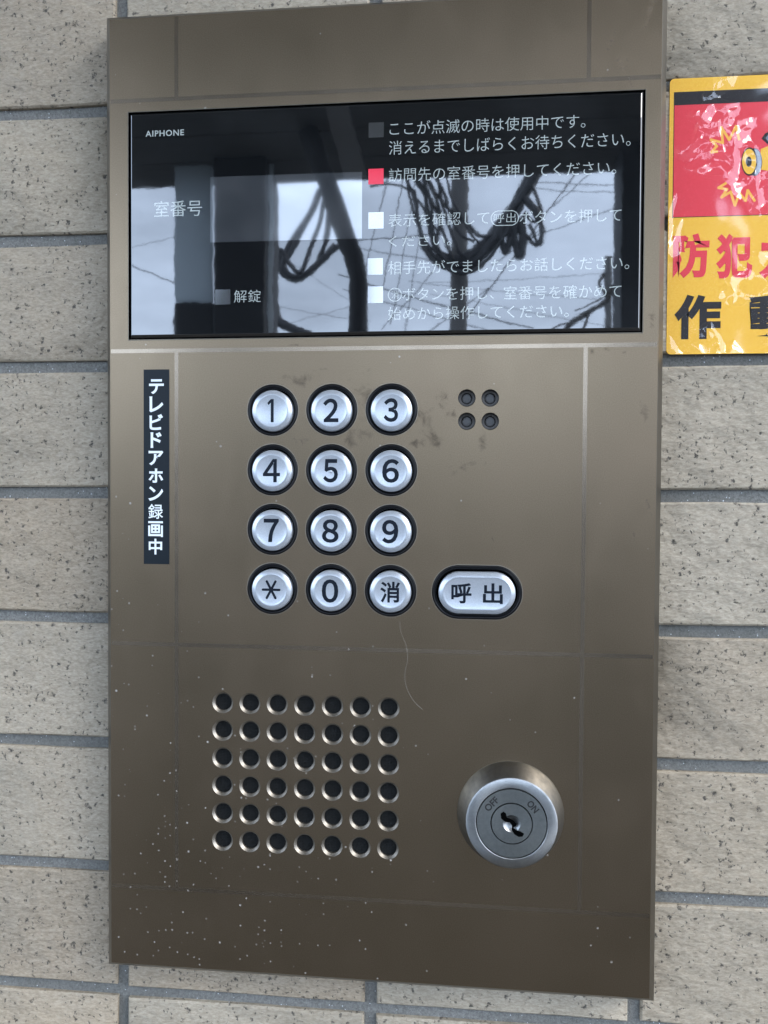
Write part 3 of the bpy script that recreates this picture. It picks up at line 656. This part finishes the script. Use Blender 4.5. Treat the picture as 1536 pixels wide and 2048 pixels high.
# utility pole with crossarms and slack cables
pb = seen(917, 655, 13.0)
up = thing('utility_pole', 'concrete utility pole hung with black cable coils mirrored right of the screen middle', 'utility pole', (pb.x, pb.y, GR-.1))
MB().tube([(pb.x, pb.y, GR-.1), (pb.x, pb.y, 9.5)], [.17, .11], 20).build('shaft', M_POLE, up, 60)
for v in (300, 245):
    z = seen(917, v, 13.0).z; MB().wbox((pb.x-1.1, pb.y-.05, z), (pb.x+1.1, pb.y+.05, z+.1)).build('crossarm', M_POLE, up)
def cab(pts, r, dist=12.6, name='slack_cable'):
    P = spline([seen(u, v, dist) for u, v in pts], 8)
    if isinstance(r, tuple): r = [r[0]+(r[1]-r[0])*min(1, max(0, (i/len(P)-.45)/.2)) for i in range(len(P))]
    return MB().tube(P, r, 8).build(name, M_CABLE, up, 60)
cab([(1130, 250), (1090, 310), (1055, 370), (1020, 430), (985, 478), (950, 508), (915, 522), (880, 508), (862, 470), (855, 420), (845, 380), (820, 340), (800, 300)], (.115, .035))
cab([(1110, 280), (1040, 400), (1000, 465), (960, 515), (925, 535), (890, 528), (872, 495), (880, 440), (868, 390), (850, 350)], (.07, .028), 12.4)
cab([(780, 300), (822, 372), (836, 430), (846, 480), (872, 515), (905, 532), (940, 520)], .032, 12.3)
cab([(800, 300), (850, 380), (875, 430), (890, 480), (905, 520)], .028, 12.5)
cab([(860, 340), (885, 380), (900, 430), (920, 470), (950, 485)], .03, 12.3)
cab([(840, 330), (880, 400), (925, 440), (960, 470), (985, 470)], .03, 12.45)
for pts, r_ in (([(812, 340), (822, 400), (838, 455), (858, 492), (890, 515)], .022), ([(870, 330), (878, 380), (892, 440), (915, 500), (935, 515)], .03), ([(845, 350), (862, 410), (868, 470), (890, 520), (920, 530), (950, 505)], .028),
                ([(890, 340), (905, 400), (935, 455), (960, 488)], .024), ([(740, 372), (780, 368), (820, 380), (850, 420), (880, 470)], .02), ([(1062, 372), (1075, 400), (1082, 430), (1066, 445), (1050, 425)], .03), ([(1010, 430), (1018, 480), (1008, 505), (1000, 470)], .03)): cab(pts, r_, 12.35)
cab([(830, 380), (838, 440), (850, 500), (880, 530), (930, 545), (975, 520), (1020, 455)], .035, 12.2)
for pts, r in (([(1040, 400), (1015, 430), (1005, 470), (1012, 505), (1022, 480), (1028, 440), (1045, 410)], .05),
               ([(1030, 440), (1030, 480), (1038, 512), (1046, 480), (1040, 440)], .06), ([(1050, 400), (1075, 430), (1085, 465), (1072, 490), (1052, 470), (1046, 430)], .032),
               ([(1048, 395), (1065, 415), (1078, 440), (1070, 420), (1056, 402)], .055), ([(1058, 450), (1075, 485), (1084, 480), (1078, 440)], .03)): cab(pts, r, 12.3)
# added coil that repeats the pole's loops, for the doubled reflection at left
up2 = thing('doubled_coil', 'added coil of black cables for the doubled reflection, left of the bent pipe', 'cable', seen(600, 500, 9))
def cab2(pts, r, dist=9.0):
    return MB().tube(spline([seen(u, v, dist) for u, v in pts], 8), r, 8).build('cable', M_CABLE, up2, 60)
cab2([(640, 380), (620, 430), (585, 480), (572, 510), (568, 540), (590, 556), (615, 548), (640, 525), (668, 500)], .04)
cab2([(648, 400), (640, 450), (620, 500), (600, 545), (580, 530), (565, 505), (552, 500)], .028, 8.8)
cab2([(660, 420), (655, 470), (640, 520), (655, 510), (672, 490)], .035, 9.1)
cab2([(635, 400), (610, 450), (585, 500), (575, 520)], .03, 8.9)
cab2([(560, 505), (562, 545), (585, 560), (612, 555), (650, 520), (690, 480)], .03, 9.2)
cab2([(548, 610), (556, 640), (580, 656), (620, 670)], .06, 9.2)
# thin service wires
wires = thing('service_wires', 'thin overhead street wires mirrored across the lower screen', 'wires', seen(1000, 500, 16))
for (a, b, r, ds) in (((1150, 345), (930, 640), .02, 15), ((1250, 405), (1060, 475), .012, 16), ((1060, 475), (1000, 520), .012, 16), ((770, 380), (735, 520), .014, 15),
                   ((800, 390), (768, 560), .014, 15), ((825, 400), (790, 600), .012, 15), ((850, 420), (815, 620), .010, 15), ((780, 640), (850, 560), .012, 15),
                   ((740, 568), (1000, 640), .02, 17), ((740, 592), (960, 655), .014, 17), ((1250, 540), (930, 560), .008, 18), ((1250, 600), (900, 570), .008, 18),
                   ((735, 480), (850, 470), .02, 17), ((740, 500), (870, 520), .012, 17), ((540, 610), (700, 635), .007, 15), ((540, 655), (700, 610), .006, 15),
                   ((265, 495), (350, 475), .006, 13), ((265, 530), (350, 565), .013, 13), ((960, 590), (870, 655), .012, 15), ((1250, 370), (1090, 365), .012, 15), ((1250, 385), (1100, 378), .01, 15),
                   ((1180, 345), (1120, 400), .012, 15), ((1240, 655), (935, 600), .008, 18), ((545, 500), (700, 600), .005, 15)):
    A, B = seen(*a, ds), seen(*b, ds); d = B-A; A = A-d*.25; B = B+d*.25; s = d.length*.012
    MB().tube([A.lerp(B, k/8)-Vector((0, 0, s*math.sin(math.pi*k/8))) for k in range(9)], r*.75, 5).build('wire', M_CABLE, wires, 60)
q = seen(1216, 655, 20); sp_ = MB().tube([(q.x, q.y, GR-.1), (q.x, q.y, seen(1216, 512, 20).z)], .09, 10).build('thin_pole', M_POLE, None, 60, at=(q.x, q.y, GR-.1)); tag(sp_, 'slim far pole mirrored near the lower right of the screen', 'pole')
# bare branch near the far pole
br = MB()
for pts, r in (([(1235, 560), (1215, 600), (1180, 625), (1140, 650), (1110, 690)], .06), ([(1215, 600), (1200, 570), (1210, 545)], .04), ([(1180, 625), (1165, 660), (1130, 700)], .04), ([(1150, 645), (1120, 652), (1090, 672)], .025), ([(1225, 580), (1190, 605), (1150, 625)], .02)):
    br.tube(spline([seen(u, v, 19) for u, v in pts], 5), r, 6)
bo = br.build('tree_branch', mat('bark', (.05, .04, .03), .9), None, 60, at=seen(1216, 655, 19)); tag(bo, 'bare dark branch mirrored in the lower right corner of the screen', 'branch')
# houses across the street
def house(x0, x1, dist, top, label, colr, roof=.7):
    h = thing('house', label, 'house', ((x0+x1)/2, -dist, GR-.1))
    MB().wbox((x0, -dist-6, GR-.1), (x1, -dist, top)).build('wall', colr, h)
    mb = MB(); e = .35; y0_, y1_ = -dist-6-e, -dist+e; ym = (y0_+y1_)/2
    mb.add([(x0-e, y0_, top), (x1+e, y0_, top), (x1+e, y1_, top), (x0-e, y1_, top), (x0-e, ym, top+roof), (x1+e, ym, top+roof)], [(0, 1, 5, 4), (2, 3, 4, 5), (0, 4, 3), (1, 2, 5), (3, 2, 1, 0)])
    mb.build('roof', M_PIL, h)
    for k in range(int((x1-x0)//2.2)):
        xx = x0+.7+k*2.2; f = MB().wbox((xx, -dist, top-1.5), (xx+1.2, -dist+.05, top-.5)).build('window', M_PALE, h)
        MB().wbox((xx+.06, -dist+.05, top-1.44), (xx+1.14, -dist+.06, top-.56)).build('pane', M_GLASS, f)
hz = seen(900, 655, 24).z
house(-16, -7.5, 22, 1.9, 'low grey house mirrored at the lower left of the screen', M_WALLS)
house(-6.6, -.4, 23, 2.6, 'grey house with dark roof mirrored low in the screen beside the utility pole', M_WALLS)
house(.6, 9, 24, 1.7, 'low house mirrored beneath the right half of the screen', M_WALLS)
house(10, 20, 24, 1.7, 'house farthest to the right across the street', M_WALLS)
